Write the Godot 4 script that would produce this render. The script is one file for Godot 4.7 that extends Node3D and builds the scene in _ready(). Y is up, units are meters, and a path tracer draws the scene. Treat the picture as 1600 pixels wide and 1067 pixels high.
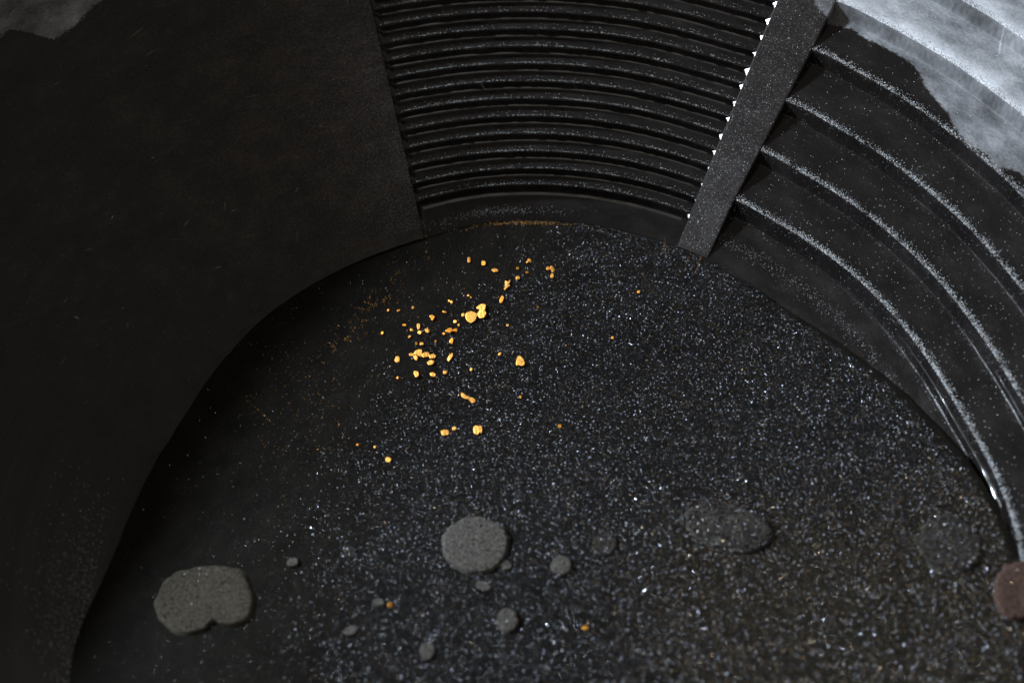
extends Node3D
# A black plastic gold pan seen close up: smooth wall, fine riffles, a rib, coarse riffles,
# black sand on the floor with gold flakes and flat pebbles. Lengths in millimetres, MM to metres.

const MM := 0.001
const SLOPE := 0.6386          # rise of the pan wall per unit of radius
const FLOOR_R := 100.0
const RIM_R := 201.0
const SEAM := -104.0           # where smooth wall and fine riffles meet (degrees)
const RIB_A := -61.4
const RIB_B := -56.2
const COARSE_END := 60.0
const FINE_FIRST := 110.2
const FINE_STEP := 4.44
const FINE_COUNT := 20
const LIPS := [FLOOR_R, 118.4, 131.2, 144.2, 157.6, 170.6, 184.0, 197.0]
const COARSE_FIRST_PROF := [[0.0, 0.0], [0.03, 0.08], [0.12, 0.42], [0.28, 1.15], [0.45, 2.0], [0.6, 2.75], [0.72, 3.35], [0.82, 3.85], [0.88, 4.1], [0.905, 4.1], [0.92, 3.85], [0.935, 3.1], [0.947, 2.3], [0.958, 1.55], [0.968, 0.98], [0.977, 0.55], [0.985, 0.26], [0.992, 0.08], [1.0, 0.0]]
const COARSE_PROF := [[0.0, 0.0], [0.015, 0.02], [0.05, 0.16], [0.12, 0.44], [0.25, 0.97], [0.4, 1.57], [0.55, 2.17], [0.7, 2.76], [0.82, 3.22], [0.875, 3.4], [0.9, 3.42], [0.912, 3.3], [0.925, 2.85], [0.937, 2.25], [0.948, 1.6], [0.958, 1.08], [0.968, 0.66], [0.977, 0.36], [0.985, 0.16], [0.993, 0.04], [1.0, 0.0]]
const FINE_FIRST_PROF := [[0.0, 0.0], [0.05, 0.057], [0.2, 0.23], [0.45, 0.862], [0.65, 1.495], [0.82, 2.012], [0.88, 2.07], [0.915, 1.897], [0.935, 1.495], [0.955, 0.69], [0.97, 0.23], [0.985, 0.057], [1.0, 0.0]]
const FINE_PROF := [[0.0, 0.0], [0.05, 0.067], [0.12, 0.346], [0.3, 0.825], [0.5, 1.33], [0.7, 1.782], [0.8, 1.942], [0.855, 1.955], [0.885, 1.835], [0.905, 1.463], [0.925, 0.732], [0.94, 0.266], [0.96, 0.067], [1.0, 0.0]]

# how the moulded pan departs from a true cone: angle, at floor, at 10 mm, at 37 mm height
const BEND := [
	[-180, -3.0, -2.5, -1.0], [-160, -7.2, -5.0, -2.0], [-148, -6.2, -4.5, -1.6], [-136, -4.0, -3.4, -1.0],
	[-125, -3.0, -2.6, -0.5], [-114, -2.0, -2.0, 0.0], [-104, -0.5, -1.2, 0.4], [-95, 2.2, -0.1, 0.8],
	[-87, 3.0, 0.6, 0.9], [-75, 3.7, 1.0, 0.2], [-62, 3.8, 0.8, -1.1], [-56, 3.8, -0.1, 2.6], [-50, 3.5, -0.8, 1.2],
	[-44, 3.2, -0.8, 0.2], [-37, 3.0, -0.5, -1.2], [-30, 3.0, -0.5, -1.9], [-24, 3.0, -0.5, -2.4], [-18, 3.0, -0.4, -2.3],
	[-12, 3.0, 0.1, -1.8], [-7, 3.0, 1.4, -1.0], [-2, 3.2, 3.3, 0.3], [8, 4.2, 6.4, 2.4], [20, 5.4, 9.2, 4.4], [32, 5.6, 9.6, 4.6],
	[46, 4.4, 7.0, 3.2], [64, 2.6, 3.4, 1.4], [100, 1.0, 0.5, 0.0], [140, 4.0, 3.0, 0.0], [160, 3.4, 2.6, 0.0], [170, -0.5, -0.5, -0.5],
]
var bend_table: Array = []      # one row per degree, smoothed
var rng := RandomNumberGenerator.new()
var bumps := FastNoiseLite.new()
var M := {}
var grit := PackedFloat32Array()    # sand lying on the stones


func _ready() -> void:
	rng.seed = 7
	bumps.seed = 3
	bumps.frequency = 0.05
	set_camera_and_light()
	make_bend_table()
	make_materials()
	make_ground()
	make_pan()
	make_sand()
	make_pebbles()
	make_flakes()
	make_clinging_grains()
	make_beads()


func set_camera_and_light() -> void:
	var cam := Camera3D.new()
	cam.name = "camera"
	add_child(cam)
	cam.transform = Transform3D(Basis(Vector3(0.99949, -0.03192, 0.000875), Vector3(0.02048, 0.61964, -0.78462), Vector3(0.0245, 0.78424, 0.61997)).orthonormalized(), Vector3(0.0122, 0.3405, 0.2116))
	var lens := CameraAttributesPhysical.new()
	lens.frustum_focal_length = 55.13
	lens.frustum_focus_distance = 0.442
	lens.frustum_near = 0.01
	lens.frustum_far = 50.0
	lens.exposure_aperture = 10.0
	cam.attributes = lens
	cam.fov = 24.55
	cam.near = 0.01
	cam.far = 50.0
	cam.current = true
	var e := Environment.new()
	e.background_mode = Environment.BG_SKY
	var sm := ProceduralSkyMaterial.new()
	sm.sky_top_color = Color(0.59, 0.565, 0.53)
	sm.sky_horizon_color = Color(0.97, 0.94, 0.89)
	sm.sky_curve = 0.3
	sm.ground_bottom_color = Color(0.3, 0.28, 0.25)
	sm.ground_horizon_color = Color(0.4, 0.38, 0.35)
	sm.sun_angle_max = 1.0
	sm.sky_energy_multiplier = 1.0
	e.sky = Sky.new()
	e.sky.sky_material = sm
	e.background_energy_multiplier = 0.40
	e.tonemap_mode = Environment.TONE_MAPPER_LINEAR
	e.tonemap_exposure = 2.25
	e.sdfgi_enabled = true
	e.ssao_enabled = true
	e.ssil_enabled = true
	var w := WorldEnvironment.new()
	w.name = "world"
	w.environment = e
	add_child(w)
	var sun := DirectionalLight3D.new()
	sun.name = "sun"
	sun.light_color = Color(0.90, 0.95, 1.0)
	sun.light_energy = 1.6
	sun.light_angular_distance = 6.0
	sun.shadow_enabled = true
	add_child(sun)
	sun.basis = Basis.looking_at(-Vector3(-0.80, 0.45, -0.39).normalized(), Vector3.UP)


# ---------- helpers ----------

func tag(o: Node, label: String, category := "", group := "", kind := "") -> void:
	if label: o.set_meta("label", label)
	if category: o.set_meta("category", category)
	if group: o.set_meta("group", group)
	if kind: o.set_meta("kind", kind)


func put(called: String, mesh: Mesh, mat: Material, parent: Node = self) -> MeshInstance3D:
	var o := MeshInstance3D.new()
	o.name = called
	o.mesh = mesh
	o.material_override = mat
	parent.add_child(o, true)
	return o


func hermite(rows: Array, col: int, x: float) -> float:
	var n := rows.size()
	var i := 0
	while i < n - 1 and float(rows[i + 1][0]) <= x:
		i += 1
	var a := rows[i] as Array
	var b := rows[(i + 1) % n] as Array
	var p := rows[(i + n - 1) % n] as Array
	var q := rows[(i + 2) % n] as Array
	var xa := float(a[0])
	var xb := float(b[0]) + (360.0 if i + 1 >= n else 0.0)
	var xp := float(p[0]) - (360.0 if i == 0 else 0.0)
	var xq := float(q[0]) + (360.0 if i + 2 >= n else 0.0)
	var h := xb - xa
	var t := (x - xa) / h
	var ma := (float(b[col]) - float(p[col])) / (xb - xp) * h
	var mb := (float(q[col]) - float(a[col])) / (xq - xa) * h
	return (2 * t * t * t - 3 * t * t + 1) * float(a[col]) + (t * t * t - 2 * t * t + t) * ma + (-2 * t * t * t + 3 * t * t) * float(b[col]) + (t * t * t - t * t) * mb


func make_bend_table() -> void:
	for d in 360:
		var row := []
		for c in [1, 2, 3]:
			row.append(hermite(BEND, c, float(d - 180)))
		bend_table.append(row)


func bend(deg: float, y: float) -> float:
	var x := fposmod(deg + 180.0, 360.0)
	var i := int(x) % 360
	var f := x - floorf(x)
	var a: Array = bend_table[i]
	var b: Array = bend_table[(i + 1) % 360]
	var k := clampf(y / 10.0, 0.0, 1.0)
	var j := clampf((y - 10.0) / 27.0, 0.0, 1.0)
	var lo := lerpf(lerpf(a[0], a[1], k), a[2], j)
	var hi := lerpf(lerpf(b[0], b[1], k), b[2], j)
	return lerpf(lo, hi, f)


func wall_point(deg: float, r: float, drop := 0.0) -> Vector3:
	var y := (r - FLOOR_R) * SLOPE
	var rr := r + bend(deg, y)
	var a := deg_to_rad(deg)
	return Vector3(rr * cos(a), y - drop, rr * sin(a)) * MM


func wall_uv(deg: float, r: float) -> Vector2:
	return Vector2((deg + 170.0) / 180.0, (r - 95.0) / 110.0)


func sheet(rows: int, cols: int, pts: PackedVector3Array, uvs := PackedVector2Array(), flip := false, close := false) -> ArrayMesh:
	var idx := PackedInt32Array()
	var nrm := PackedVector3Array()
	nrm.resize(pts.size())
	var nc := cols if close else cols - 1
	for r in rows - 1:
		for c in nc:
			var a := r * cols + c
			var b := r * cols + (c + 1) % cols
			var d := a + cols
			var e := b + cols
			for t: Array in [[a, b, d], [b, e, d]]:
				var i0: int = t[0]
				var i1: int = t[2] if flip else t[1]
				var i2: int = t[1] if flip else t[2]
				idx.append(i0); idx.append(i1); idx.append(i2)
				var n := (pts[i2] - pts[i0]).cross(pts[i1] - pts[i0])
				nrm[i0] += n; nrm[i1] += n; nrm[i2] += n
	for i in nrm.size():
		nrm[i] = nrm[i].normalized() if nrm[i].length_squared() > 0.0 else Vector3.UP
	var arr := []
	arr.resize(Mesh.ARRAY_MAX)
	arr[Mesh.ARRAY_VERTEX] = pts
	arr[Mesh.ARRAY_NORMAL] = nrm
	if uvs.size(): arr[Mesh.ARRAY_TEX_UV] = uvs
	arr[Mesh.ARRAY_INDEX] = idx
	var m := ArrayMesh.new()
	m.add_surface_from_arrays(Mesh.PRIMITIVE_TRIANGLES, arr)
	return m


func step(a: float, b: float, x: float) -> float:
	return smoothstep(a, b, x)


# ---------- materials ----------

func noise_tex(fq: float, sd: int, size := 1024, oct := 4) -> NoiseTexture2D:
	var n := FastNoiseLite.new()
	n.seed = sd
	n.frequency = fq
	n.fractal_octaves = oct
	var t := NoiseTexture2D.new()
	t.width = size
	t.height = size
	t.seamless = true
	t.noise = n
	return t


func dry_line(deg: float) -> float:
	# radius above which the wall has dried pale
	var rows := [[-170, 186], [-142, 188], [-137, 187.5], [-135.2, 183], [-134.4, 180.6], [-132.3, 181], [-130.6, 182.3], [-128.5, 183], [-122, 186], [-110, 190], [-90, 190], [-66, 184], [-60.5, 177], [-58.2, 169.5], [-56.6, 166.2], [-53.9, 167.6], [-51.5, 167.6], [-48.2, 167.4], [-46.2, 166.6], [-44.4, 164.4], [-42.5, 162.9], [-40.9, 161.7], [-39, 159], [-36.3, 158.4], [-34.2, 159.3], [-32.6, 157.9], [-30.7, 161], [-26, 163], [-15, 166], [0, 168], [12, 170]]
	for i in rows.size() - 1:
		if deg < float(rows[i + 1][0]):
			return lerpf(rows[i][1], rows[i + 1][1], clampf((deg - float(rows[i][0])) / (float(rows[i + 1][0]) - float(rows[i][0])), 0, 1))
	return 170.0


func plastic(called: String) -> StandardMaterial3D:
	var m := StandardMaterial3D.new()
	m.resource_name = called
	m.albedo_color = Color.WHITE
	m.roughness = 1.0
	m.metallic_specular = 0.32
	return m


func make_materials() -> void:
	# one set of textures over the wall that the photograph shows: colour, roughness, fine relief
	var W := 2048
	var H := 1024
	var fine := FastNoiseLite.new(); fine.seed = 11; fine.frequency = 0.16; fine.fractal_octaves = 3
	var broad := FastNoiseLite.new(); broad.seed = 12; broad.frequency = 0.011; broad.fractal_octaves = 4
	var streak := FastNoiseLite.new(); streak.seed = 13; streak.frequency = 0.03; streak.fractal_octaves = 3
	var f := fine.get_image(W, H, false, false, false).get_data()
	var b := broad.get_image(W, H, false, false, false).get_data()
	var s := streak.get_image(W, H, false, false, false).get_data()
	var col := PackedByteArray(); col.resize(W * H * 3)
	var rgh := PackedByteArray(); rgh.resize(W * H)
	var dry := PackedFloat32Array(); dry.resize(W)
	for x in W:
		dry[x] = dry_line(x / float(W) * 180.0 - 170.0)
	var seam_x := int((SEAM + 170.0) / 180.0 * W)
	var rib_a := int((RIB_A - 0.3 + 170.0) / 180.0 * W)
	var rib_b := int((RIB_B + 0.1 + 170.0) / 180.0 * W)
	var film := PackedFloat32Array()
	for y in H: film.append(0.45 + 0.55 * exp(-pow((y / float(H) - 0.3) / 0.35, 2.0)))
	for y in H:
		var r := 95.0 + 110.0 * (y + 0.5) / H
		for x in W:
			var i := y * W + x
			var nf := f[i] / 255.0 - 0.5
			var nb := b[i] / 255.0 - 0.5
			var ns := s[i] / 255.0 - 0.5
			var d := clampf((r - dry[x] + nb * 2.0 + nf * 1.1) * 1.6 + 0.5, 0.0, 1.0)
			# wet black plastic with a faint silty film, or dried pale grey silt
			var wet_v := 17.5 + nb * 14.0 + nf * 8.0 + (ns * 12.0 if ns > 0.1 else 0.0)
			var lip_light := 0.0
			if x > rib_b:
				# sunlit band painted into the colour just above each lip, fading outward
				if r > 184.0: lip_light = 88.0 * exp((184.0 - r) / 4.0)
				elif r > 170.6: lip_light = 88.0 * exp((170.6 - r) / 5.0)
			var dry_v := (84.0 + lip_light if x > 1100 else 80.0) + nb * 80.0 + nf * 34.0 + ns * 30.0
			if x < seam_x:
				# silt film on the smooth wall plus painted sheen, strongest beside the seam
				wet_v += (23.0 + ns * 12.0 + nf * 40.0 + nb * 6.0) * exp((x - seam_x) / 360.0) * film[y]
			if x > rib_a and x < rib_b: wet_v += 15.0 + nf * 16.0 + ns * 8.0
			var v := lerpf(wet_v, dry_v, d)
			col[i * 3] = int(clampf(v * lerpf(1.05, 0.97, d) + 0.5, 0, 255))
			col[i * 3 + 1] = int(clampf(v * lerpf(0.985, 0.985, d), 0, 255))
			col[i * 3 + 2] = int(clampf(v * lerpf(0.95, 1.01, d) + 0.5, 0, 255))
			rgh[i] = int(clampf((45.0 if x > rib_a and x < rib_b else 0.0) + lerpf(50.0 + nb * 50.0 + nf * 26.0, 150.0 + nf * 40.0, d), 0, 255))
	# scratches in the dried silt and a few on the wet wall
	for k in 110:
		var x0 := rng.randi_range(1180, 1900) if k < 38 else rng.randi_range(20, 1000)
		var y0 := rng.randi_range(720, 980) if k < 38 else rng.randi_range(120, 900)
		var dx := rng.randf_range(-0.35, 0.35)
		var dy := 1.0
		if k >= 38:
			dx = rng.randf_range(-1.0, 1.0)
			dy = rng.randf_range(-0.6, 0.6)
		var n := rng.randi_range(14, 60)
		var g := rng.randf_range(14, 42) if k < 38 else rng.randf_range(8, 22)
		for j in n:
			var px := int(x0 + dx * j)
			var py := int(y0 + dy * j)
			if px < 1 or py < 1 or px >= W - 1 or py >= H - 1: continue
			for q in 3:
				for wx in 2:
					var ii := (py * W + px + wx) * 3 + q
					col[ii] = mini(255, col[ii] + int(g * sin(PI * (j + 0.5) / n)))
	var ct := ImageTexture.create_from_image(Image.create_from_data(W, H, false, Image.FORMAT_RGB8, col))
	var rt := ImageTexture.create_from_image(Image.create_from_data(W, H, false, Image.FORMAT_L8, rgh))
	var bt := ImageTexture.create_from_image(Image.create_from_data(W, H, false, Image.FORMAT_L8, f))
	var m := plastic("pan_plastic")
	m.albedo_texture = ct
	m.roughness_texture = rt
	m.heightmap_enabled = true
	m.heightmap_texture = bt
	m.heightmap_scale = 0.003
	m.texture_repeat = false
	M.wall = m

	m = plastic("pan_floor_plastic")
	m.albedo_color = Color(0.085, 0.08, 0.075)
	m.roughness = 0.45
	M.floor = m

	m = StandardMaterial3D.new()
	m.resource_name = "black_silt"
	m.albedo_color = Color(0.9, 0.87, 0.82)
	m.albedo_texture = tinted_noise(0.02, 21, Color(0.035, 0.032, 0.027), Color(0.085, 0.08, 0.072))
	m.uv1_triplanar = true
	m.uv1_world_triplanar = true
	m.uv1_scale = Vector3.ONE * 9.0
	m.roughness = 0.8
	m.metallic_specular = 0.15
	m.heightmap_enabled = true
	m.heightmap_texture = noise_tex(0.2, 22)
	m.heightmap_scale = 0.02
	M.silt = m

	m = StandardMaterial3D.new()
	m.resource_name = "magnetite_grain"
	m.vertex_color_use_as_albedo = true
	m.roughness = 0.22
	m.metallic = 0.35
	m.metallic_specular = 0.5
	M.grain = m

	m = StandardMaterial3D.new()
	m.resource_name = "pale_grain"
	m.vertex_color_use_as_albedo = true
	m.roughness = 0.35
	m.metallic_specular = 0.5
	M.pale = m

	M.pebble = stone("grey_stone", Color(0.13, 0.126, 0.118), Color(0.30, 0.288, 0.27), 31)
	M.pebble_olive = stone("olive_stone", Color(0.12, 0.112, 0.092), Color(0.24, 0.222, 0.19), 32)
	M.pebble_tan = stone("tan_stone", Color(0.11, 0.104, 0.098), Color(0.24, 0.225, 0.205), 33)
	M.pebble_red = stone("red_stone", Color(0.15, 0.115, 0.10), Color(0.26, 0.20, 0.175), 34)

	for g in [["gold", Color(0.92, 0.68, 0.34), 0.6], ["orange_gold", Color(0.97, 0.67, 0.27), 0.62], ["dull_gold", Color(0.66, 0.46, 0.18), 0.5]]:
		m = StandardMaterial3D.new()
		m.resource_name = g[0]
		m.albedo_color = g[1]
		m.metallic = 1.0
		m.roughness = g[2]
		m.uv1_triplanar = true
		m.uv1_world_triplanar = true
		m.uv1_scale = Vector3.ONE * 120.0
		m.heightmap_enabled = true
		m.heightmap_texture = noise_tex(0.02, 41, 512)
		m.heightmap_scale = 0.016
		M[g[0]] = m

	m = StandardMaterial3D.new()
	m.resource_name = "water_bead"
	m.albedo_color = Color(0.16, 0.17, 0.18)
	m.roughness = 0.28
	m.metallic_specular = 0.7
	M.bead = m

	m = StandardMaterial3D.new()
	m.resource_name = "water_glint"
	m.albedo_color = Color(0.07, 0.07, 0.07)
	m.roughness = 0.1
	m.metallic_specular = 0.75
	M.water = m

	m = StandardMaterial3D.new()
	m.resource_name = "soil"
	m.albedo_texture = tinted_noise(0.02, 51, Color(0.30, 0.26, 0.21), Color(0.50, 0.45, 0.38))
	m.uv1_triplanar = true
	m.uv1_world_triplanar = true
	m.uv1_scale = Vector3.ONE * 4.0
	m.roughness = 1.0
	M.soil = m


func tinted_noise(fq: float, sd: int, a: Color, b: Color) -> NoiseTexture2D:
	var t := noise_tex(fq, sd, 512)
	var g := Gradient.new()
	g.set_color(0, a)
	g.set_color(1, b)
	t.color_ramp = g
	return t


func stone(called: String, a: Color, b: Color, sd: int) -> StandardMaterial3D:
	var m := StandardMaterial3D.new()
	m.resource_name = called
	m.albedo_texture = tinted_noise(0.09, sd, a * 0.75, b * 1.25)
	m.uv1_triplanar = true
	m.uv1_world_triplanar = true
	m.uv1_scale = Vector3.ONE * 22.0
	m.roughness = 0.95
	m.metallic_specular = 0.2
	m.heightmap_enabled = true
	m.heightmap_texture = noise_tex(0.3, sd + 1, 512)
	m.heightmap_scale = 0.03
	return m


# ---------- the pan and what it stands on ----------

func make_ground() -> void:
	var pts := PackedVector3Array()
	for r in 41:
		for c in 41:
			pts.append(Vector3((c - 20) * 0.15, -0.008 + 0.001 * bumps.get_noise_2d(r * 7.0, c * 7.0), (r - 20) * 0.15))
	var g := put("ground", sheet(41, 41, pts), M.soil)
	tag(g, "bare brown soil under the gold pan", "ground", "", "structure")


func make_pan() -> void:
	var pan := Node3D.new()
	pan.name = "gold_pan"
	add_child(pan)
	tag(pan, "black plastic gold pan with smooth wall, fine riffles, rib and coarse riffles", "gold pan")

	# floor: a slightly domed disc up to the foot of the wall
	var pts := PackedVector3Array()
	var cols := 180
	for ring in 24:
		var k := ring / 23.0
		for c in cols:
			var deg := c * 2.0 - 180.0
			var rr := (FLOOR_R + bend(deg, 0.0) + 0.4) * k
			var a := deg_to_rad(deg)
			pts.append(Vector3(rr * cos(a), -0.05 - 0.25 * step(0.97, 1.0, k), rr * sin(a)) * MM)
	put("floor", sheet(24, cols, pts, PackedVector2Array(), true, true), M.floor, pan)

	# smooth wall from the end of the coarse riffles round to the seam
	pts = PackedVector3Array()
	var uvs := PackedVector2Array()
	var degs := PackedFloat32Array()
	var d0 := COARSE_END
	while d0 < 360.0 + SEAM - 0.75:
		degs.append(d0); d0 += 1.0
	degs.append(360.0 + SEAM - 0.5); degs.append(360.0 + SEAM - 0.12); degs.append(360.0 + SEAM - 0.02); degs.append(360.0 + SEAM)
	var radii := PackedFloat32Array()
	for i in 70: radii.append(FLOOR_R + (RIM_R - FLOOR_R) * i / 69.0)
	for r in radii:
		for j in degs.size():
			var deg := degs[j]
			var drop := 0.0
			if j == degs.size() - 1: drop = 2.5
			elif j == degs.size() - 2: drop = 0.12
			# a small fillet where wall meets floor and slight unevenness of the moulding
			drop += -0.5 * exp(-(r - FLOOR_R) / 1.2) + 0.18 * bumps.get_noise_2d(deg * 3.0, r * 1.5) * step(100, 104, r)
			pts.append(wall_point(deg, r, drop))
			uvs.append(wall_uv(deg - 360.0, r))
	put("smooth_wall", sheet(radii.size(), degs.size(), pts, uvs, true), M.wall, pan)

	# fine riffles, one stepped strip each
	for k in FINE_COUNT + 1:
		var ra := FLOOR_R if k == 0 else FINE_FIRST + FINE_STEP * (k - 1)
		var rb := FINE_FIRST + FINE_STEP * k
		var fr := riffle("fine_riffle", pan, ra, rb, FINE_FIRST_PROF if k == 0 else FINE_PROF, SEAM, RIB_A, 72, 0.55, 0.06, k)
		glint_edge(fr, ra, rb, 1.9 if k > 0 else 1.98, k)
	# the rib between the two sets of riffles
	pts = PackedVector3Array(); uvs = PackedVector2Array()
	var across := [[RIB_A - 0.012, 5.0], [RIB_A - 0.01, 0.0], [RIB_A - 0.008, -0.2], [RIB_A + 0.02, -0.235], [RIB_A + 1.0, -0.26], [RIB_A + 2.6, -0.28], [RIB_B - 1.0, -0.26], [RIB_B - 0.2, -0.22], [RIB_B - 0.03, 0.0], [RIB_B + 0.03, 0.35], [RIB_B + 0.06, 6.0]]
	for i in 70:
		var r := FLOOR_R + (RIM_R - 6.0 - FLOOR_R) * i / 69.0
		for c in across:
			var dr: float = c[1]
			if i < 6: dr = lerpf(minf(dr, 0.3), dr, i / 6.0)
			pts.append(wall_point(c[0], r, dr + 0.05 * bumps.get_noise_2d(float(c[0]) * 20.0, r * 3.0)))
			uvs.append(wall_uv(c[0], r))
	put("rib", sheet(70, across.size(), pts, uvs, true), M.wall, pan)
	# coarse riffles
	for k in LIPS.size() - 1:
		var cr := riffle("coarse_riffle", pan, LIPS[k], LIPS[k + 1], COARSE_FIRST_PROF if k == 0 else COARSE_PROF, RIB_B, COARSE_END, 150, 0.0, 0.8, k + 40)
		if k < 3: wet_lip(cr, LIPS[k], LIPS[k + 1], [0.9, 0.5, 0.36][k], k)
	# outer skin and rolled rim
	pts = PackedVector3Array()
	var lathe := [[0.0, -3.5], [60.0, -3.5], [101.0, -3.5], [106.0, -3.0], [150.0, 24.0], [200.0, 57.0], [208.0, 60.0], [209.5, 62.0], [209.5, 64.5], [208.0, 66.0], [205.0, 66.3], [202.0, 65.6], [200.0, 64.0], [197.5, 62.2]]
	for p in lathe:
		for c in 180:
			var a := deg_to_rad(c * 2.0)
			pts.append(Vector3(float(p[0]) * cos(a), p[1], float(p[0]) * sin(a)) * MM)
	put("rim", sheet(lathe.size(), 180, pts, PackedVector2Array(), false, true), M.floor, pan)


func riffle(called: String, pan: Node3D, ra: float, rb: float, prof: Array, da: float, db: float, n: int, soft_a: float, soft_b: float, sd: int) -> MeshInstance3D:
	var pts := PackedVector3Array()
	var uvs := PackedVector2Array()
	for p in prof:
		var u: float = p[0]
		var r := lerpf(ra, rb, u)
		for j in n + 1:
			var t := j / float(n)
			if soft_a > 0.0: t = t * t * (1.6 - 0.6 * t) if t < 0.25 else t
			var deg := lerpf(da, db, j / float(n))
			var dp: float = p[1]
			var end := 1.0
			if soft_a > 0.0: end = step(0.0, soft_a, deg - da)
			dp *= end
			# lips are a little worn and uneven
			dp += 0.09 * bumps.get_noise_2d(deg * 18.0 + sd * 91.0, u * 30.0) * step(0.0, 0.1, u) * step(0.0, 0.05, 1.0 - u)
			var wob := 0.14 * bumps.get_noise_2d(deg * 9.0, (r if u > 0.5 else ra) * 13.0 + 700.0) if u > 0.88 or u < 0.1 else 0.0
			pts.append(wall_point(deg, r + wob, dp))
			uvs.append(wall_uv(deg, r))
	return put(called, sheet(prof.size(), n + 1, pts, uvs, true), M.wall, pan)


func wet_lip(cr: Node3D, ra: float, rb: float, thick: float, sd: int) -> void:
	# a bead of water hanging along the riser, swelling towards the near side of the pan
	var pts := PackedVector3Array()
	var n := 120
	for i in 9:
		var a := lerpf(-0.5, 2.4, i / 8.0)
		for j in n + 1:
			var deg := lerpf(-36.0, 26.0, j / float(n))
			var s := thick * step(-36.0, -4.0, deg) * (0.8 + 0.25 * bumps.get_noise_2d(deg * 3.0 + sd * 80.0, 2.0)) * (1.0 - step(20.0, 26.0, deg))
			var r := lerpf(ra, rb, 0.945) - s * 1.15 * cos(a) + 0.2
			pts.append(wall_point(deg, r, 0.0) + Vector3(0, 0.9 * s * sin(a) - 2.35 - SLOPE * (r - lerpf(ra, rb, 0.945)), 0) * MM)
	put("glint_edge", sheet(9, n + 1, pts), M.water, cr)


func glint_edge(fr: Node3D, ra: float, rb: float, drop: float, sd: int) -> void:
	# glossy strip added in the corner under the lip to catch a highlight
	var pts := PackedVector3Array()
	for l in [[0.83, 0.0], [0.855, -0.1], [0.875, -0.28], [0.89, -0.5]]:
		for j in 91:
			var deg := lerpf(SEAM + 0.9, RIB_A - 1.2, j / 90.0)
			var fill := 0.7 + 0.8 * bumps.get_noise_2d(deg * 8.0 + sd * 60.0, 9.0)
			pts.append(wall_point(deg, lerpf(ra, rb, l[0]), drop + float(l[1]) * 0.5 * fill + 0.04))
	put("glint_edge", sheet(4, 91, pts, PackedVector2Array(), true), M.water, fr)


# ---------- sand ----------

func bed_height(x: float, z: float) -> float:
	var s := 0.157 * (0.35 * x + 0.94 * z + 26.0)
	var v := 0.25 + log(1.0 + exp(s * 1.5)) / 1.5
	# the bed levels off towards the near side
	return v - 0.55 * log(1.0 + exp((v - 8.5) * 1.2)) / 1.2


func bed_y(x: float, z: float) -> float:
	return bed_height(x, z) + 0.3 + 0.42 * bumps.get_noise_2d(x * 0.55, z * 0.9) * step(-98.0, -78.0, x) + 0.16 * bumps.get_noise_2d(x * 2.2, z * 2.2) + 0.1 * bumps.get_noise_2d(x * 9.0, z * 9.0)


func bed_radius(deg: float) -> float:
	# where the level bed runs out against the wall
	var a := deg_to_rad(deg)
	var r := FLOOR_R + bend(deg, 0.0)
	for i in 12:
		var y := bed_height(r * cos(a), r * sin(a))
		r = lerpf(r, FLOOR_R + maxf(0.0, y) / SLOPE + bend(deg, y), 0.6)
	return r


func lit_side(x: float, z: float) -> float:
	# distance to the right of the silt's edge, where the coarse sparkling sand begins
	var rows := [[-105, 22], [-95, 22], [-81, 12], [-60, -10], [-35, -28], [-18, -37], [10, -40], [60, -36]]
	var bx := -36.0
	if z < -105.0: bx = 22.0
	for i in rows.size() - 1:
		if z >= float(rows[i][0]) and z < float(rows[i + 1][0]):
			bx = lerpf(rows[i][1], rows[i + 1][1], (z - float(rows[i][0])) / (float(rows[i + 1][0]) - float(rows[i][0])))
	return x - bx


func grain_mesh() -> ArrayMesh:
	# a chipped pebble-like icosahedron with flat faces
	var g := (1.0 + sqrt(5.0)) / 2.0
	var v := [Vector3(-1, g, 0), Vector3(1, g, 0), Vector3(-1, -g, 0), Vector3(1, -g, 0), Vector3(0, -1, g), Vector3(0, 1, g), Vector3(0, -1, -g), Vector3(0, 1, -g), Vector3(g, 0, -1), Vector3(g, 0, 1), Vector3(-g, 0, -1), Vector3(-g, 0, 1)]
	for i in 12: v[i] = v[i].normalized() * (0.5 + 0.06 * sin(i * 2.7))
	var st := SurfaceTool.new()
	st.begin(Mesh.PRIMITIVE_TRIANGLES)
	st.set_smooth_group(-1)
	for f in [[0, 11, 5], [0, 5, 1], [0, 1, 7], [0, 7, 10], [0, 10, 11], [1, 5, 9], [5, 11, 4], [11, 10, 2], [10, 7, 6], [7, 1, 8], [3, 9, 4], [3, 4, 2], [3, 2, 6], [3, 6, 8], [3, 8, 9], [4, 9, 5], [2, 4, 11], [6, 2, 10], [8, 6, 7], [9, 8, 1]]:
		for i in [0, 2, 1]:
			st.add_vertex(v[f[i]])
	st.generate_normals()
	return st.commit()


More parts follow.
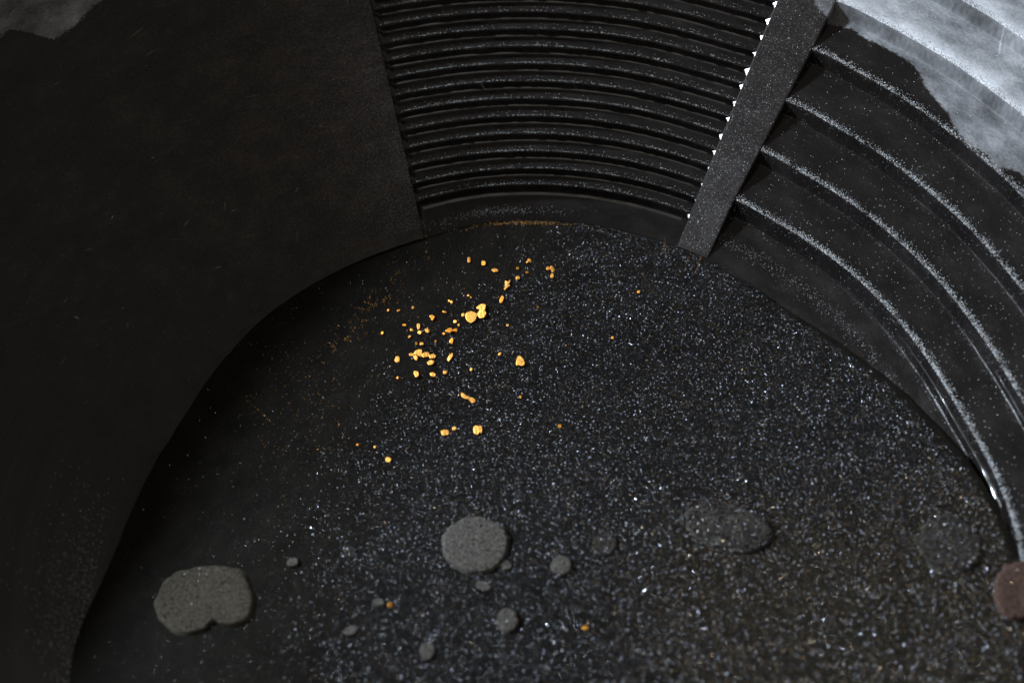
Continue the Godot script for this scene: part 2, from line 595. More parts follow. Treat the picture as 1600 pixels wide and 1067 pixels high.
func scatter(called: String, parent: Node, mat: Material, spots: PackedFloat32Array) -> MultiMeshInstance3D:
	# spots: x, y, z (mm), size (mm), r, g, b for every grain
	var n := spots.size() / 7
	var buf := PackedFloat32Array()
	buf.resize(n * 16)
	for i in n:
		var q := Basis(Quaternion(Vector3(rng.randf_range(-1, 1), rng.randf_range(-1, 1), rng.randf_range(-1, 1)).normalized(), rng.randf() * TAU))
		var s := spots[i * 7 + 3] * MM
		var sx := s * rng.randf_range(0.75, 1.3)
		var sy := s * rng.randf_range(0.6, 1.1)
		var k := i * 16
		buf[k] = q.x.x * sx; buf[k + 1] = q.y.x * sy; buf[k + 2] = q.z.x * s; buf[k + 3] = spots[i * 7] * MM
		buf[k + 4] = q.x.y * sx; buf[k + 5] = q.y.y * sy; buf[k + 6] = q.z.y * s; buf[k + 7] = spots[i * 7 + 1] * MM
		buf[k + 8] = q.x.z * sx; buf[k + 9] = q.y.z * sy; buf[k + 10] = q.z.z * s; buf[k + 11] = spots[i * 7 + 2] * MM
		buf[k + 12] = spots[i * 7 + 4]; buf[k + 13] = spots[i * 7 + 5]; buf[k + 14] = spots[i * 7 + 6]; buf[k + 15] = 1.0
	var mm := MultiMesh.new()
	mm.transform_format = MultiMesh.TRANSFORM_3D
	mm.use_colors = true
	mm.mesh = grain_mesh()
	mm.instance_count = n
	mm.buffer = buf
	var o := MultiMeshInstance3D.new()
	o.name = called
	o.multimesh = mm
	o.material_override = mat
	parent.add_child(o, true)
	o.set_meta("kind", "stuff")
	return o


func add_spot(a: PackedFloat32Array, p: Vector3, size: float, c: Color) -> void:
	a.append(p.x); a.append(p.y); a.append(p.z); a.append(size); a.append(c.r); a.append(c.g); a.append(c.b)


func grain_color(x: float, z: float) -> Color:
	var t := rng.randf()
	var k := rng.randf_range(0.6, 1.4)
	var warm := 0.05 + 0.17 * step(-6.0, 38.0, z + 0.15 * x) * step(10.0, 60.0, x)
	if t < 0.885:
		var w := clampf((warm - 0.05) / 0.17, 0.0, 1.0)
		return Color(lerpf(0.0065, 0.021, w), lerpf(0.0065, 0.017, w), lerpf(0.0077, 0.0115, w)) * k
	if t < 0.945: return Color(0.026, 0.027, 0.033) * k
	if t < 0.957: return Color(0.16, 0.175, 0.24) * k
	if t < 0.9595: return Color(0.84, 0.92, 1.0) * minf(k, 1.0)  # this and the next pale tone also paint in sun glints
	if t < 0.9655: return Color(0.64, 0.70, 0.88) * k
	if t < 0.9655 + warm * 0.2: return Color(0.34, 0.22, 0.10) * k
	return Color(0.02, 0.017, 0.012) * k


func make_sand() -> void:
	var sand := Node3D.new()
	sand.name = "black_sand"
	add_child(sand)
	tag(sand, "black magnetite sand with glinting grains covering the pan floor", "sand", "", "stuff")
	var pts := PackedVector3Array()
	var cols := 240
	var rings := 90
	for i in rings:
		var k := i / float(rings - 1)
		for c in cols:
			var deg := c * 1.5 - 180.0
			var a := deg_to_rad(deg)
			var rr := bed_radius(deg) + 0.8 - 2.1 * step(-132.0, -112.0, deg) * (1.0 - step(-50.0, -30.0, deg)) + (0.5 * bumps.get_noise_2d(deg * 6.0, 5.0) if deg > -100.0 and deg < 60.0 else 0.0)
			var x := rr * k * cos(a)
			var z := rr * k * sin(a)
			pts.append(Vector3(x, bed_y(x, z) - 0.2 * step(0.985, 1.0, k), z) * MM)
	var bed := put("sand_bed", sheet(rings, cols, pts, PackedVector2Array(), true, true), M.silt, sand)
	bed.set_meta("kind", "stuff")
	var lim := PackedFloat32Array()
	for d in 361: lim.append(bed_radius(d - 180.0))
	var spots := PackedFloat32Array()
	var tries := 0
	while spots.size() < 7 * 880000 and tries < 3300000:
		tries += 1
		var x := rng.randf_range(-110.0, 130.0)
		var z := rng.randf_range(-104.0, 104.0)
		if z > 58.0 and rng.randf() < 0.55 * step(58.0, 70.0, z): continue
		var deg := rad_to_deg(atan2(z, x))
		var r := sqrt(x * x + z * z)
		if r > lim[int(deg + 180.5)] - 1.0 + rng.randf_range(-1.2, 0.5): continue
		var s := lit_side(x, z)
		var keep := 0.04 + 0.96 * step(-26.0, 22.0, s + 12.0 * bumps.get_noise_2d(x * 1.3, z * 1.3))
		if rng.randf() > keep:
			# brown silt specks where the sand thins out
			if rng.randf() < 0.16 * step(-70.0, -5.0, s):
				var b := rng.randf_range(0.4, 1.3)
				add_spot(spots, Vector3(x, bed_y(x, z) + 0.03, z), rng.randf_range(0.09, 0.16), Color(0.045, 0.031, 0.017) * b)
			continue
		var size := 0.11 + 0.2 * rng.randf() * rng.randf() * rng.randf() + 0.025 * step(-40.0, 60.0, z)
		var c := grain_color(x, z)
		# the pale grains, partly painted sparkle, are the coarse ones and lie on top
		if c.g > 0.12:
			size = 0.12 + 0.13 * rng.randf() * rng.randf() + (0.06 if c.g > 0.7 else 0.0)
		add_spot(spots, Vector3(x, bed_y(x, z) + size * (0.4 if c.g > 0.12 else rng.randf_range(0.0, 0.35)), z), size, c)
	scatter("sand_grain", sand, M.grain, spots)

	# fine gold dust: at the sand's upper edge, beside the rib, and in a fan at the left
	var dust := PackedFloat32Array()
	for i in 420:
		var deg := rng.randfn(-87.0, 4.8) + 1.5 * sin(i * 0.9)
		var a := deg_to_rad(deg)
		var r := lim[int(deg + 180.5)] - 1.7 + rng.randfn(0.0, 0.45)
		gold_speck(dust, r * cos(a), r * sin(a), 0.17)
	for i in 1500:
		var t := rng.randfn(0.5, 0.5)
		var x := lerpf(-46.0, -34.0, t) + rng.randfn(0, 2.6)
		var z := lerpf(-58.0, -78.0, t) + 2.0 * sin(t * 9.0) + rng.randfn(0, 2.2)
		if bumps.get_noise_2d(x * 9.0, z * 5.0) > 0.12: gold_speck(dust, x, z, 0.17)
	for i in 260:
		gold_speck(dust, rng.randfn(-58.0, 8.0), rng.randfn(-40.0, 14.0), 0.2)
	for i in 140:
		gold_speck(dust, rng.randfn(-10.0, 22.0), rng.randfn(-66.0, 18.0), 0.22)
	for seg in [[46.3, -94.5, 44.6, -84.5, 45], [56.6, -89.5, 54.2, -80.5, 60], [53.4, -90.0, 51.6, -84.0, 30], [-23.9, -99.5, -22.6, -87.5, 60], [-70.3, -39.0, -62.6, -31.5, 60], [-66.0, -27.0, -63.5, -23.0, 26], [-46, -34, -41, -20, 30]]:
		for i in int(seg[4]):
			var t := rng.randf()
			var w := 0.5 * bumps.get_noise_2d(t * 60.0, float(seg[0]) * 8.0)
			if bumps.get_noise_2d(t * 160.0, float(seg[1]) * 5.0) > -0.1: gold_speck(dust, lerpf(seg[0], seg[2], t) + w + rng.randfn(0, 0.14), lerpf(seg[1], seg[3], t) + rng.randfn(0, 0.14), 0.17)
	var d := scatter("gold_dust", self, gold_grain(), dust)
	tag(d, "specks of fine gold dust along the sand's upper edge and left fan", "gold dust", "", "stuff")


func gold_grain() -> StandardMaterial3D:
	var m := StandardMaterial3D.new()
	m.resource_name = "gold_dust_grain"
	m.vertex_color_use_as_albedo = true
	m.metallic = 0.7
	m.roughness = 0.45
	return m


func gold_speck(a: PackedFloat32Array, x: float, z: float, size: float) -> void:
	var k := rng.randf_range(0.4, 1.0)
	add_spot(a, Vector3(x, bed_y(x, z) + 0.08, z), size * rng.randf_range(0.5, 1.2), Color(0.55, 0.28, 0.06) * k)


# ---------- pebbles ----------

# x, z, half axes (x, z) twice, height above the sand, notch angle or -1, material, label
const PEBBLES := [
	[-73.2, 24., 11.7, -1.4, 2.7, 10.2, 2.2, 82.0, "pebble_olive", "flat olive grey kidney shaped pebble with a notch, in the shade"],
	[-7.3, 11.1, 8.2, 0.5, 0.2, 8.9, 2.6, -1.0, "pebble", "round flat grey pebble, the largest in the middle of the sand"],
	[54.9, 8.7, 9.8, 3.9, -2.0, 6.8, 1.9, -1.0, "pebble_tan", "tan grey oval pebble right of the large round one"],
	[107.4, 16., 6.2, 3.5, -3.6, 7.4, 1.0, -1.0, "pebble_tan", "sand coloured lump half buried near the coarse riffles"],
	[120.7, 29.7, 5.4, 0.3, -1.8, 8.0, 3.0, -1.0, "pebble_red", "reddish pebble at the sand's edge below the coarse riffles"],
	[0.7, 33.7, 2.5, 0.1, 0.0, 3.2, 1.6, -1.0, "pebble", "small round grey pebble in front of the large round one"],
	[13.7, 18.5, 2.4, 0.2, -0.1, 2.9, 1.5, -1.0, "pebble", "small grey pebble casting a dark shadow, right of the round one"],
	[-18., 41.4, 1.5, 0.7, -0.6, 2.3, 1.0, -1.0, "pebble", "small pale pebble lowest on the sand, left of centre"],
	[-38.7, 11.1, 0.9, -1.0, 1.4, 1.9, 0.6, -1.0, "pebble_tan", "slim dark pebble between the kidney and the large round pebble"],
	[24.5, 12.2, 2.8, -0.1, -0.2, 3.6, 0.8, -1.0, "pebble_tan", "faint sandy pebble midway between the round and oval pebbles"],
	[-36.5, 34.9, 1.5, -0.6, 0.5, 1.2, 0.6, -1.0, "pebble", "tiny pale pebble low between kidney and small pebbles"],
	[-52.7, 13.7, 1.4, 0.1, -0.1, 1.3, 0.6, -1.0, "pebble", "tiny grey pebble just right of the kidney pebble"],
	[0.2, 17.6, 1.4, 0.7, -0.4, 1.2, 0.9, -1.0, "pebble", "tiny grey pebble touching the large round pebble's lower right"],
	[-5.2, 23.6, 1.7, 0.8, -0.3, 1.2, 0.6, -1.0, "pebble", "tiny flat pebble just in front of the large round pebble"],
	[-30.3, 27., 1.4, 0.4, -0.1, 0.9, 0.5, -1.0, "pebble", "tiny grey sliver of stone beside the blurred orange bead"],
]


func make_pebbles() -> void:
	var k := 0
	for p in PEBBLES:
		k += 1
		var n := 48
		var layers := [[1.1, -0.9], [1.03, 0.0], [1.0, 0.45], [0.97, 0.8], [0.93, 0.96], [0.8, 1.0], [0.6, 1.0], [0.35, 1.0], [0.12, 1.0]]
		var pts := PackedVector3Array()
		for l in layers:
			for j in n:
				var a := TAU * j / n
				var w := 1.0 + 0.09 * bumps.get_noise_2d(cos(a) * 22.0 + k * 50.0, sin(a) * 22.0) + 0.06 * bumps.get_noise_2d(cos(a) * 90.0 + k * 50.0, sin(a) * 90.0)
				var notch: float = p[7]
				if notch >= 0.0:
					var da := absf(angle_difference(a, deg_to_rad(notch)))
					w *= 1.0 - 0.34 * exp(-da * da / 0.055) + 0.05 * exp(-(da - 0.75) * (da - 0.75) / 0.12)
				w *= l[0]
				var x := (float(p[2]) * cos(a) + float(p[4]) * sin(a)) * w
				var z := (float(p[3]) * cos(a) + float(p[5]) * sin(a)) * w
				var y: float = 0.42 * float(p[6]) * float(l[1]) + 0.1 * float(p[6]) * bumps.get_noise_2d(x * 5.0 + k * 31.0, z * 5.0)
				# the stone lies on the sloping sand
				y += bed_height(float(p[0]) + x, float(p[1]) + z) - bed_height(p[0], p[1])
				pts.append(Vector3(x, y, z) * MM)
		var o := put("pebble", cap(pts, n, layers.size()), M[p[8]])
		o.position = Vector3(p[0], bed_height(p[0], p[1]) + 0.5, p[1]) * MM
		grit_on(p)
		if float(p[0]) > -60.0: grit_round(p)
		tag(o, p[9], "pebble", "pebbles on the black sand")


func grit_on(p: Array) -> void:
	var many := 9
	if p[8] == "pebble_tan": many = 90
	var area := Vector2(p[2], p[3]).length() * Vector2(p[4], p[5]).length() * PI
	for i in int(area * many * 0.1):
		var a := rng.randf() * TAU
		var w := sqrt(rng.randf()) * 1.02
		var x := (float(p[2]) * cos(a) + float(p[4]) * sin(a)) * w
		var z := (float(p[3]) * cos(a) + float(p[5]) * sin(a)) * w
		var size := rng.randf_range(0.2, 0.36)
		add_spot(grit, Vector3(float(p[0]) + x, bed_height(float(p[0]) + x, float(p[1]) + z) + 0.5 + 0.42 * float(p[6]) + 0.05, float(p[1]) + z), size, grain_color(x, z))


func grit_round(p: Array) -> void:
	# sand banked against the foot of the stone
	var u := Vector2(p[2], p[3])
	var v := Vector2(p[4], p[5])
	for i in int((u.length() + v.length()) * 34.0):
		var a := rng.randf() * TAU
		var w := 1.0 + absf(rng.randfn(0.02, 0.05))
		var q := (u * cos(a) + v * sin(a)) * w + Vector2(p[0], p[1])
		add_spot(grit, Vector3(q.x, bed_y(q.x, q.y) + rng.randf_range(0.05, 0.45) * step(1.16, 1.0, w), q.y), rng.randf_range(0.15, 0.3), grain_color(q.x, q.y))


func cap(pts: PackedVector3Array, n: int, rows: int) -> ArrayMesh:
	# closes the innermost ring with its centre
	var c := Vector3.ZERO
	for j in n: c += pts[(rows - 1) * n + j] / n
	for j in n: pts.append(c)
	return sheet(rows + 1, n, pts, PackedVector2Array(), false, true)


# ---------- gold ----------

const SHAPED := [
	[-9.70, -66.35, [-1.70, -0.65, -1.13, -1.39, -0.19, -1.76, 0.65, -1.28, 1.24, -0.96, 1.67, -0.25, 1.26, 0.35, 1.04, 1.40, -0.12, 2.33, -1.08, 1.64, -1.63, 0.57], "largest round gold flake with a small lobe on its right"],
	[-6.97, -68.09, [-1.39, -1.11, -0.81, -1.86, 0.13, -2.35, 1.13, -1.96, 1.09, -0.73, 0.98, 0.03, 1.30, 0.95, 0.88, 2.15, 0.18, 2.50, -0.65, 2.11, -1.01, 1.04, -0.83, 0.19, -0.32, -0.31, -0.68, -0.63], "large notched gold flake beside the largest round one"],
	[-15.21, -61.33, [-1.70, 0.37, -1.24, -0.22, -0.67, -0.66, -0.08, -0.73, 0.16, -0.12, 0.74, -0.32, 1.09, -0.82, 1.49, -0.30, 1.35, 0.45, 0.64, 0.28, 0.06, 0.41, -0.51, 0.99, -1.34, 0.67], "ragged three lobed orange gold flake below the largest flake"],
	[-24.13, -53.65, [-1.27, -0.13, -0.72, -0.85, 0.43, -1.20, 0.91, -0.66, 0.82, 0.07, 1.08, 0.95, 0.39, 1.02, -0.44, 0.48, -1.21, 0.31], "wedge shaped gold flake forming the high middle of the tight row"],
	[-22.13, -52.98, [-1.07, -0.01, -0.49, -0.73, 0.43, -0.94, 0.91, -0.40, 0.89, 0.47, 0.02, 0.74, -0.67, 0.87], "oval gold flake between wedge and square flakes in the tight row"],
	[-24.85, -52.13, [-0.74, -0.63, -0.06, -0.82, 0.47, -0.31, 0.46, 0.57, 0.23, 0.79, -0.36, 0.40], "triangular gold flake tucked under the wedge in the tight row"],
	[3.88, -49.78, [-1.09, 1.07, -0.95, -0.91, -0.43, -1.96, 0.36, -1.54, 1.01, -0.20, 1.06, 0.96, 0.35, 1.44, -0.31, 1.16], "lone teardrop gold flake with a dark nick on the sand at right"],
	[-10.19, -37.88, [-1.84, -1.27, -1.40, -1.48, -0.74, -0.82, 0.04, -0.42, 0.69, -0.14, 1.47, 0.10, 1.87, 0.75, 1.49, 1.48, 0.84, 1.37, 0.06, 0.48, -0.85, 0.26, -1.64, -0.30], "wavy rod shaped gold flake lying alone on the sand"],
	[-7.44, -27.28, [-1.01, -1.06, -0.38, -1.43, 0.26, -1.08, 0.89, -1.15, 1.04, -0.02, 0.85, 1.10, 0.41, 0.76, -0.08, 1.55, -0.85, 1.13, -1.12, 0.22], "square crumbly gold flake, lower right of the wavy rod"],
	[0.23, -77.46, [-0.59, -0.49, -0.47, -1.43, 0.25, -1.09, 0.84, -1.77, 0.72, -0.77, 0.37, -0.15, 0.80, 0.24, 0.25, 0.79, -0.23, 1.24, -0.59, 1.76, -0.87, 1.22, -0.47, 0.45], "jagged double gold flake in the diagonal trail"],
	[12.65, -83.07, [-1.24, 0.09, -0.86, -0.70, -0.14, -0.58, 0.11, -1.30, 0.71, -0.97, 1.05, 0.15, 0.96, 0.95, 0.43, 1.15, 0.15, 0.45, -0.40, 0.18, -0.76, 0.58], "arched crumb of gold at far right end of the trail"],
	[6.42, -86.17, [-0.76, 0.47, -0.39, -0.16, -0.14, -0.96, 0.46, -0.78, 0.75, 0.03, 0.45, 0.50, 0.02, 0.11, -0.40, 0.80], "three pointed gold crumb at the top of the trail"],
	[-20.87, -66.03, [-0.66, -0.54, -0.20, -0.83, 0.28, -0.70, 0.77, -0.14, 0.48, 0.46, 0.26, 1.06, -0.15, 0.74, -0.24, 0.14, -0.53, -0.18], "comma shaped orange flake left of the largest flake"],
]
const OVAL := [
	[-12.15, -66.80, 0.50, 0.01, 0.01, 0.64, "small round gold bead touching the left of the largest flake"],
	[-14.29, -64.56, 0.49, 0.12, -0.06, 0.50, "little square flake just under the largest flake"],
	[-13.30, -63.33, 0.31, 0.01, 0.01, 0.51, "tiny upright flake below the little square one"],
	[-17.35, -60.23, 0.35, 0.01, 0.01, 0.37, "tiny flake at the left tip of the ragged orange flake"],
	[-15.19, -57.49, 0.52, 0.19, -0.18, 0.94, "egg shaped flake below the ragged orange flake"],
	[-15.40, -51.86, 0.63, -1.32, 0.48, 0.38, "thick slanted gold rod right of the tight row"],
	[-19.61, -57.61, 0.28, 0.01, 0.01, 0.44, "faint gold speck left of the egg shaped flake"],
	[-23.38, -56.79, 0.50, 0.24, -0.14, 0.55, "small bean flake above the tight row"],
	[-24.90, -57.07, 0.35, 0.01, 0.02, 0.53, "dim speck left of the bean flake above the tight row"],
	[-24.51, -62.96, 0.47, -0.04, 0.10, 0.99, "upright oval flake at the top of the left cluster"],
	[-24.08, -60.85, 0.60, 0.15, -0.06, 0.62, "short oval flake directly under the upright oval"],
	[-21.99, -61.33, 0.61, 0.61, -0.31, 0.53, "tilted oval flake right of the upright oval"],
	[-26.42, -61.90, 0.35, 0.43, -0.24, 0.31, "small tilted flake left of the upright oval"],
	[-26.91, -59.49, 0.35, -0.32, 0.17, 0.30, "thin tilted flake below the small tilted one"],
	[-28.48, -63.67, 0.57, 0.05, 0.00, 0.33, "thin flat orange flake, leftmost of the left cluster's top"],
	[-17.37, -67.98, 0.61, 0.18, -0.05, 0.36, "thin flat flake left above the largest round flake"],
	[-30.36, -68.82, 0.44, -0.26, 0.12, 0.31, "thin orange flake high on the left of the cluster"],
	[-33.28, -68.96, 0.19, -0.37, 0.22, 0.20, "orange sliver at the far upper left of the cluster"],
	[-26.37, -69.78, 0.30, 0.14, -0.13, 0.51, "tiny flake above the left cluster"],
	[-15.46, -71.54, 0.36, 0.01, 0.01, 0.55, "right one of the close pair of tiny flakes above the cluster"],
	[-16.16, -71.96, 0.31, 0.01, 0.01, 0.40, "left one of the close pair of tiny flakes above the cluster"],
	[-34.57, -60.89, 0.35, 0.01, 0.03, 0.57, "small orange flake standing alone at the far left"],
	[-26.15, -53.22, 0.65, 0.02, 0.02, 0.53, "blunt flake at the left end of the tight row"],
	[-20.31, -52.42, 0.90, -0.08, 0.08, 0.79, "squarish flake at the right end of the tight row"],
	[-20.66, -50.16, 0.93, -0.14, 0.12, 0.83, "broad oval flake under the right end of the tight row"],
	[-29.95, -51.71, 0.66, 0.19, -0.12, 0.99, "solitary plump oval flake left of the tight row"],
	[-24.51, -46.37, 0.41, 1.25, -0.59, 0.26, "long bean flake below the tight row"],
	[-20.01, -46.11, 0.74, 0.35, -0.18, 0.67, "stubby flake right of the long bean flake"],
	[-16.65, -46.66, 0.57, 0.01, 0.02, 0.66, "round dot flake right of the stubby one"],
	[-9.57, -47.49, 0.34, 0.01, 0.01, 0.52, "tiny triangular speck alone between dot flake and lone teardrop"],
	[-29.60, -45.41, 0.28, 0.01, 0.02, 0.43, "tiny speck below the solitary plump flake"],
	[-10.80, -87.20, 0.46, 0.01, 0.02, 0.96, "upright block flake, upper left of the trail"],
	[-6.54, -85.80, 0.63, 0.02, 0.01, 0.83, "round orange flake between upright block and flat oval"],
	[-3.26, -82.99, 0.91, 0.13, -0.04, 0.66, "flat oval flake at the trail's upper left"],
	[3.24, -83.76, 0.43, 0.01, -0.00, 0.57, "faint gold speck above the trail's middle crumb"],
	[5.95, -82.12, 0.46, 0.01, -0.00, 0.48, "faint gold speck under the three pointed crumb"],
	[3.28, -80.11, 0.59, -0.26, 0.20, 0.75, "middle crumb of gold in the diagonal trail"],
	[-1.30, -72.07, 0.32, -1.28, 0.50, 0.22, "slanted orange flake at the lower end of the trail"],
	[13.06, -80.56, 0.42, 0.11, -0.14, 0.90, "upright drop of gold under the arched crumb"],
	[-10.82, -73.88, 0.33, 0.01, 0.01, 0.40, "upper speck of a close pair above the large flakes"],
	[-10.05, -73.24, 0.24, 0.01, 0.00, 0.31, "lower speck of a close pair above the large flakes"],
	[8.86, -68.96, 0.29, 0.01, -0.00, 0.38, "faint speck on the sand right of the notched flake"],
	[0.37, -62.89, 0.33, 0.01, 0.00, 0.42, "pale gold speck below right of the notched flake"],
	[-16.18, -26.79, 1.10, -0.16, 0.14, 0.98, "bean shaped flake low on the sand beside a small one"],
	[-13.74, -28.01, 0.55, -0.23, 0.17, 0.54, "small pointed flake right of the low bean shaped one"],
	[3.84, -38.08, 0.39, 0.01, -0.00, 0.55, "dull orange speck below the lone teardrop"],
	[-1.79, -52.71, 0.38, -0.40, 0.19, 0.29, "small curled speck left of the lone teardrop"],
	[-30.81, -18.27, 0.72, 0.03, 0.05, 0.90, "round gold bead alone at lower left"],
	[-34.59, -22.49, 0.30, 0.01, 0.02, 0.37, "tiny bead upper left of the lone round bead"],
	[-39.24, -23.40, 0.31, 0.01, 0.02, 0.37, "tiny orange bead, leftmost low on the sand"],
	[14.18, -27.26, 0.46, 0.03, -0.01, 0.67, "dim orange speck right of the square crumbly flake"],
	[37.38, -73.88, 0.41, 0.01, -0.03, 0.59, "orange speck on the sand beneath the rib"],
	[29.33, -57.71, 0.35, 0.01, -0.02, 0.45, "orange speck on open sand between trail and rib"],
	[-27.60, 27.93, 0.58, 0.03, 0.04, 0.70, "blurred orange bead near the kidney pebble"],
	[18.98, 36.29, 0.73, 0.18, -0.10, 0.55, "blurred orange flake near the bottom among the small pebbles"],
	[107.60, 19.73, 0.69, -0.26, 0.05, 0.43, "blurred orange flake on the sandy mound at right"],
	[50.08, 8.24, 0.39, 0.02, -0.03, 0.39, "orange speck on the tan oval pebble"],
]


func make_flakes() -> void:
	for s in SHAPED:
		var line := PackedVector2Array()
		var c: Array = s[2]
		var n := c.size() / 2
		for i in n:
			var a := Vector2(c[(i * 2 - 2 + n * 2) % (n * 2)], c[(i * 2 - 1 + n * 2) % (n * 2)])
			var b := Vector2(c[i * 2], c[i * 2 + 1])
			var d := Vector2(c[(i * 2 + 2) % (n * 2)], c[(i * 2 + 3) % (n * 2)])
			var e := Vector2(c[(i * 2 + 4) % (n * 2)], c[(i * 2 + 5) % (n * 2)])
			for k in 3: line.append(b.cubic_interpolate(d, a, e, k / 3.0))
		var big := line.size() > 30
		flake(s[0], s[1], line, 0.26, s[3])
	for s in OVAL:
		var line := PackedVector2Array()
		var off := rng.randf() * 100.0
		for j in 20:
			var a := TAU * j / 20.0
			var w := 1.0 + 0.34 * bumps.get_noise_2d(cos(a) * 34.0 + off * 9.0, sin(a) * 34.0)
			# nearer a rounded block than a true ellipse
			var q := pow(pow(absf(cos(a)), 2.6) + pow(absf(sin(a)), 2.6), -1.0 / 2.6) * 0.97
			line.append(Vector2(float(s[2]) * cos(a) + float(s[4]) * sin(a), float(s[3]) * cos(a) + float(s[5]) * sin(a)) * w * q * 0.93)
		var small := minf(Vector2(s[2], s[3]).length(), Vector2(s[4], s[5]).length())
		flake(s[0], s[1], line, clampf(small * 0.45, 0.12, 0.24), s[6])


func flake(x: float, z: float, line: PackedVector2Array, thick: float, label: String) -> void:
	var n := line.size()
	var area := 0.0
	for j in n: area += line[j].cross(line[(j + 1) % n])
	if area < 0.0: line.reverse()
	var layers := [[1.0, -0.2], [1.06, 0.35], [1.05, 0.75], [1.01, 0.95], [0.9, 1.02], [0.5, 1.05]]
	var pts := PackedVector3Array()
	var ragged := 0.35 if label.contains("crumb") or label.contains("jagged") or label.contains("ragged") else 0.12
	for l in layers:
		for j in n:
			var p := line[j] * float(l[0])
			pts.append(Vector3(p.x, thick * (float(l[1]) + ragged * bumps.get_noise_2d(p.x * 60.0 + x * 40.0, p.y * 60.0 + z * 40.0)), p.y) * MM)
	var mat: Material = M.gold
	if label.contains("orange") or label.contains("sliver"): mat = M.orange_gold
	if label.contains("faint") or label.contains("dim ") or label.contains("blurred") or label.contains("dull"): mat = M.dull_gold
	var o := put("gold_flake", cap(pts, n, layers.size()), mat)
	o.position = Vector3(x, bed_y(x, z) + 0.12, z) * MM
	o.rotation = Vector3(rng.randfn(0.0, 0.09), 0.0, rng.randfn(0.0, 0.09))
	tag(o, label, "gold flake", "gold flakes on the black sand")


# ---------- grains stuck to the pan ----------

func prof_at(prof: Array, u: float) -> float:
	for i in prof.size() - 1:
		if u <= float(prof[i + 1][0]):
			return lerpf(prof[i][1], prof[i + 1][1], (u - float(prof[i][0])) / (float(prof[i + 1][0]) - float(prof[i][0])))
	return 0.0


func drop_at(deg: float, r: float) -> float:
	if deg < SEAM: return 0.18 * bumps.get_noise_2d((deg + 360.0) * 3.0, r * 1.5) * step(100, 104, r) - 0.5 * exp(-(r - FLOOR_R) / 1.2)
	if deg < RIB_A:
		if r < FINE_FIRST: return prof_at(FINE_FIRST_PROF, (r - FLOOR_R) / (FINE_FIRST - FLOOR_R))
		return prof_at(FINE_PROF, fposmod((r - FINE_FIRST) / FINE_STEP, 1.0))
	if deg < RIB_B: return -0.26
	for k in LIPS.size() - 1:
		if r < float(LIPS[k + 1]):
			return prof_at(COARSE_FIRST_PROF if k == 0 else COARSE_PROF, (r - float(LIPS[k])) / (float(LIPS[k + 1]) - float(LIPS[k])))
	return 0.0


func stick(a: PackedFloat32Array, deg: float, r: float, size: float, bright: float) -> void:
	if r < FLOOR_R + 0.5 or r > 198.0: return
	var p := wall_point(deg, r, drop_at(deg, r)) / MM
	var k := bright * rng.randf_range(0.3, 1.2)
	var warm := rng.randf_range(0.9, 1.12)
	add_spot(a, p + Vector3(0, size * 0.2, 0), size * rng.randf_range(0.6, 1.3), Color(0.6 * k * warm, 0.62 * k, 0.64 * k / warm))


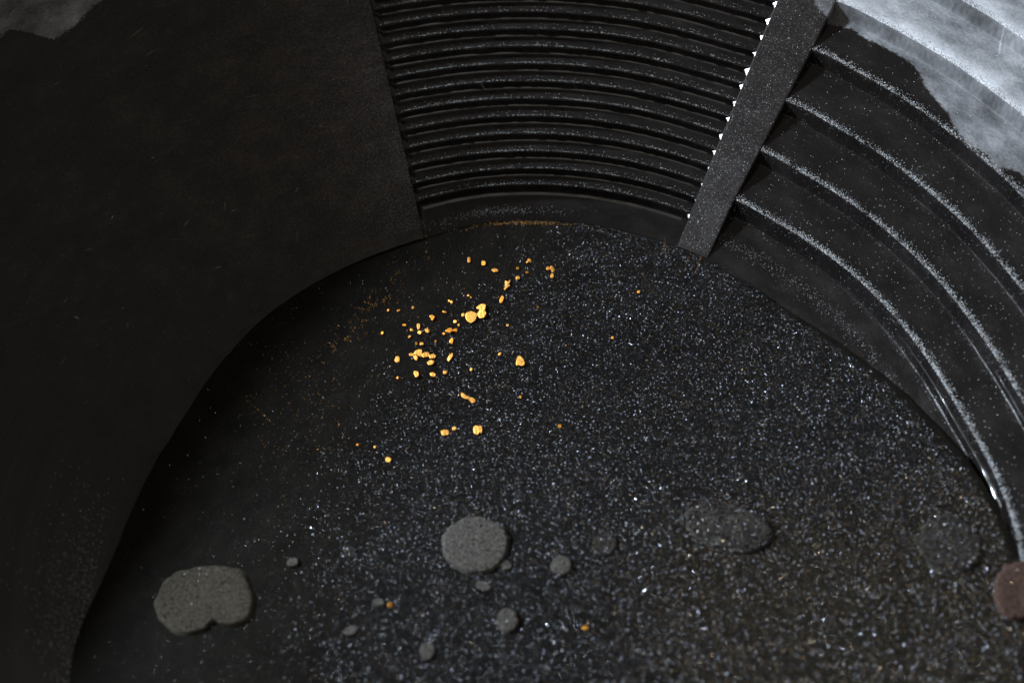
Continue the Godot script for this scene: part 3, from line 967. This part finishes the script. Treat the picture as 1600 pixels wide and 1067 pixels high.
func make_clinging_grains() -> void:
	var s := scatter("stone_grit", self, M.grain, grit)
	tag(s, "dark sand grains lying on top of the pebbles", "sand grains", "", "stuff")
	var a := PackedFloat32Array()
	# along the worn lips
	for k in 14:
		var lip := FINE_FIRST + FINE_STEP * k
		var much := 420 + int(300.0 * absf(bumps.get_noise_2d(k * 37.0, 4.0))) + (300 if k >= 5 and k <= 8 else 0)
		for i in much:
			var deg := rng.randf_range(SEAM + 0.4, RIB_A - 0.2)
			if bumps.get_noise_2d(deg * 5.0, lip * 7.0) < rng.randf_range(-0.5, 0.2): continue
			stick(a, deg, lip + absf(rng.randfn(0.0, 0.35)) - 0.02, rng.randf_range(0.1, 0.2), 0.6)
		for i in 90:
			stick(a, rng.randf_range(SEAM + 0.4, RIB_A - 0.2), lip + rng.randf_range(0.2, 2.2), 0.16, 0.8)
	for k in range(1, 7):
		var lip: float = LIPS[k]
		for i in 8300:
			var deg := rng.randf_range(RIB_B, 56.0)
			if bumps.get_noise_2d(deg * 4.0, lip * 7.0) < rng.randf_range(-0.7, 0.1): continue
			stick(a, deg, lip + absf(rng.randfn(0.0, 0.75)) - 0.1, rng.randf_range(0.12, 0.24), 0.8)
		for i in 1100:
			stick(a, rng.randf_range(RIB_B, 56.0), lip - absf(rng.randfn(0.8, 1.2)), 0.15, 0.35)  # dim grains that also stand in for the lit band inside the lip
		for i in 660:
			stick(a, rng.randf_range(RIB_B, 56.0), lip + rng.randf_range(-3.0, 9.0), 0.19, 0.8)
	for i in 700:
		stick(a, rng.randf_range(RIB_B, -15.0), rng.randfn(108.5, 1.6), 0.17, 0.5)
	# on the rib
	for i in 5200:
		stick(a, rng.randf_range(RIB_A + 0.1, RIB_B - 0.1), rng.randf_range(101.0, 178.0), rng.randf_range(0.08, 0.18), 0.36)
	for i in 420:
		stick(a, rng.randf_range(RIB_A + 0.1, RIB_B - 0.1), rng.randf_range(101.0, 178.0), 0.26, 0.55)
	# washed against the smooth wall beside the seam and thinly beyond it
	for i in 2600:
		var r := FLOOR_R + 3.0 + absf(rng.randfn(0.0, 22.0))
		stick(a, SEAM - absf(rng.randfn(0.0, 8.0)), r, 0.17, 0.2)
	for i in 500:
		stick(a, rng.randf_range(-165.0, SEAM), rng.randf_range(103.0, 180.0), 0.17, 0.3)
	for i in 1500:  # pale grains standing in for glints on the wet, bumpy wall
		var far := absf(rng.randfn(0.0, 6.0))
		stick(a, rng.randfn(-194.0, 9.0), 104.0 + far, rng.randf_range(0.15, 0.4), 0.25)
	# foot of the wall under the first riffle
	for i in 500:
		stick(a, clampf(rng.randfn(-93.0, 7.0), SEAM + 0.5, RIB_A - 1.0), rng.randfn(103.4, 0.9), 0.2, 0.27)
	var o := scatter("clinging_grains", self, M.pale, a)
	tag(o, "pale sand grains stuck along the riffle lips, the rib and the wall", "sand grains", "", "stuff")


# ---------- water caught in the corners of the riffles ----------

func make_beads() -> void:
	var order := ["first", "second", "third", "fourth", "fifth", "sixth", "seventh", "eighth", "ninth", "tenth", "eleventh", "twelfth", "thirteenth", "fourteenth", "fifteenth"]
	for k in 14:
		var lip := FINE_FIRST + FINE_STEP * k
		var q := rng.randf_range(0.45, 0.85) * (0.64 + 0.38 * step(3.0, 8.0, float(k)))
		var at := wall_point(RIB_A, lip - 0.4, 0.9)
		var pts := PackedVector3Array()
		# corners: out along the riser, up the rib's side, and inward along the groove
		var up := wall_point(RIB_A - 0.03, lip - 0.2, -0.1)
		var left := Vector3(sin(deg_to_rad(RIB_A)), 0.0, -cos(deg_to_rad(RIB_A)))
		var inward := Vector3(-cos(deg_to_rad(RIB_A)), -SLOPE, -sin(deg_to_rad(RIB_A))).normalized()
		var out := up + (left - Vector3.UP * 0.59) * 1.9 * q * MM + inward * 0.25 * MM
		var inn := up + inward * 3.2 * q * MM
		var n := 9
		var sag := Vector3(0.0, -(rng.randf_range(0.02, 0.1) + 0.05 * (1.0 - step(3.0, 8.0, float(k)))), 0.0) * MM
		for i in n:
			for j in n:
				var u := i / float(n - 1)
				var v := j / float(n - 1)
				var p := up.lerp(out.lerp(inn, v), u)
				var edge := u * (1.0 - u) * 4.0 * (0.4 + v * (1.0 - v) * 2.4)
				pts.append(p + sag * edge + Vector3(bumps.get_noise_2d(i * 9.0 + k * 40.0, j * 9.0), bumps.get_noise_2d(i * 9.0 + k * 40.0, j * 9.0 + 300.0), 0.0) * 0.00007 * u)
		var mesh := sheet(n, n, pts)
		var o := put("water_bead", mesh, M.bead)
		tag(o, "shining water bead at the rib end of the %s fine riffle from the floor" % order[k], "water bead", "water beads in the riffle corners")
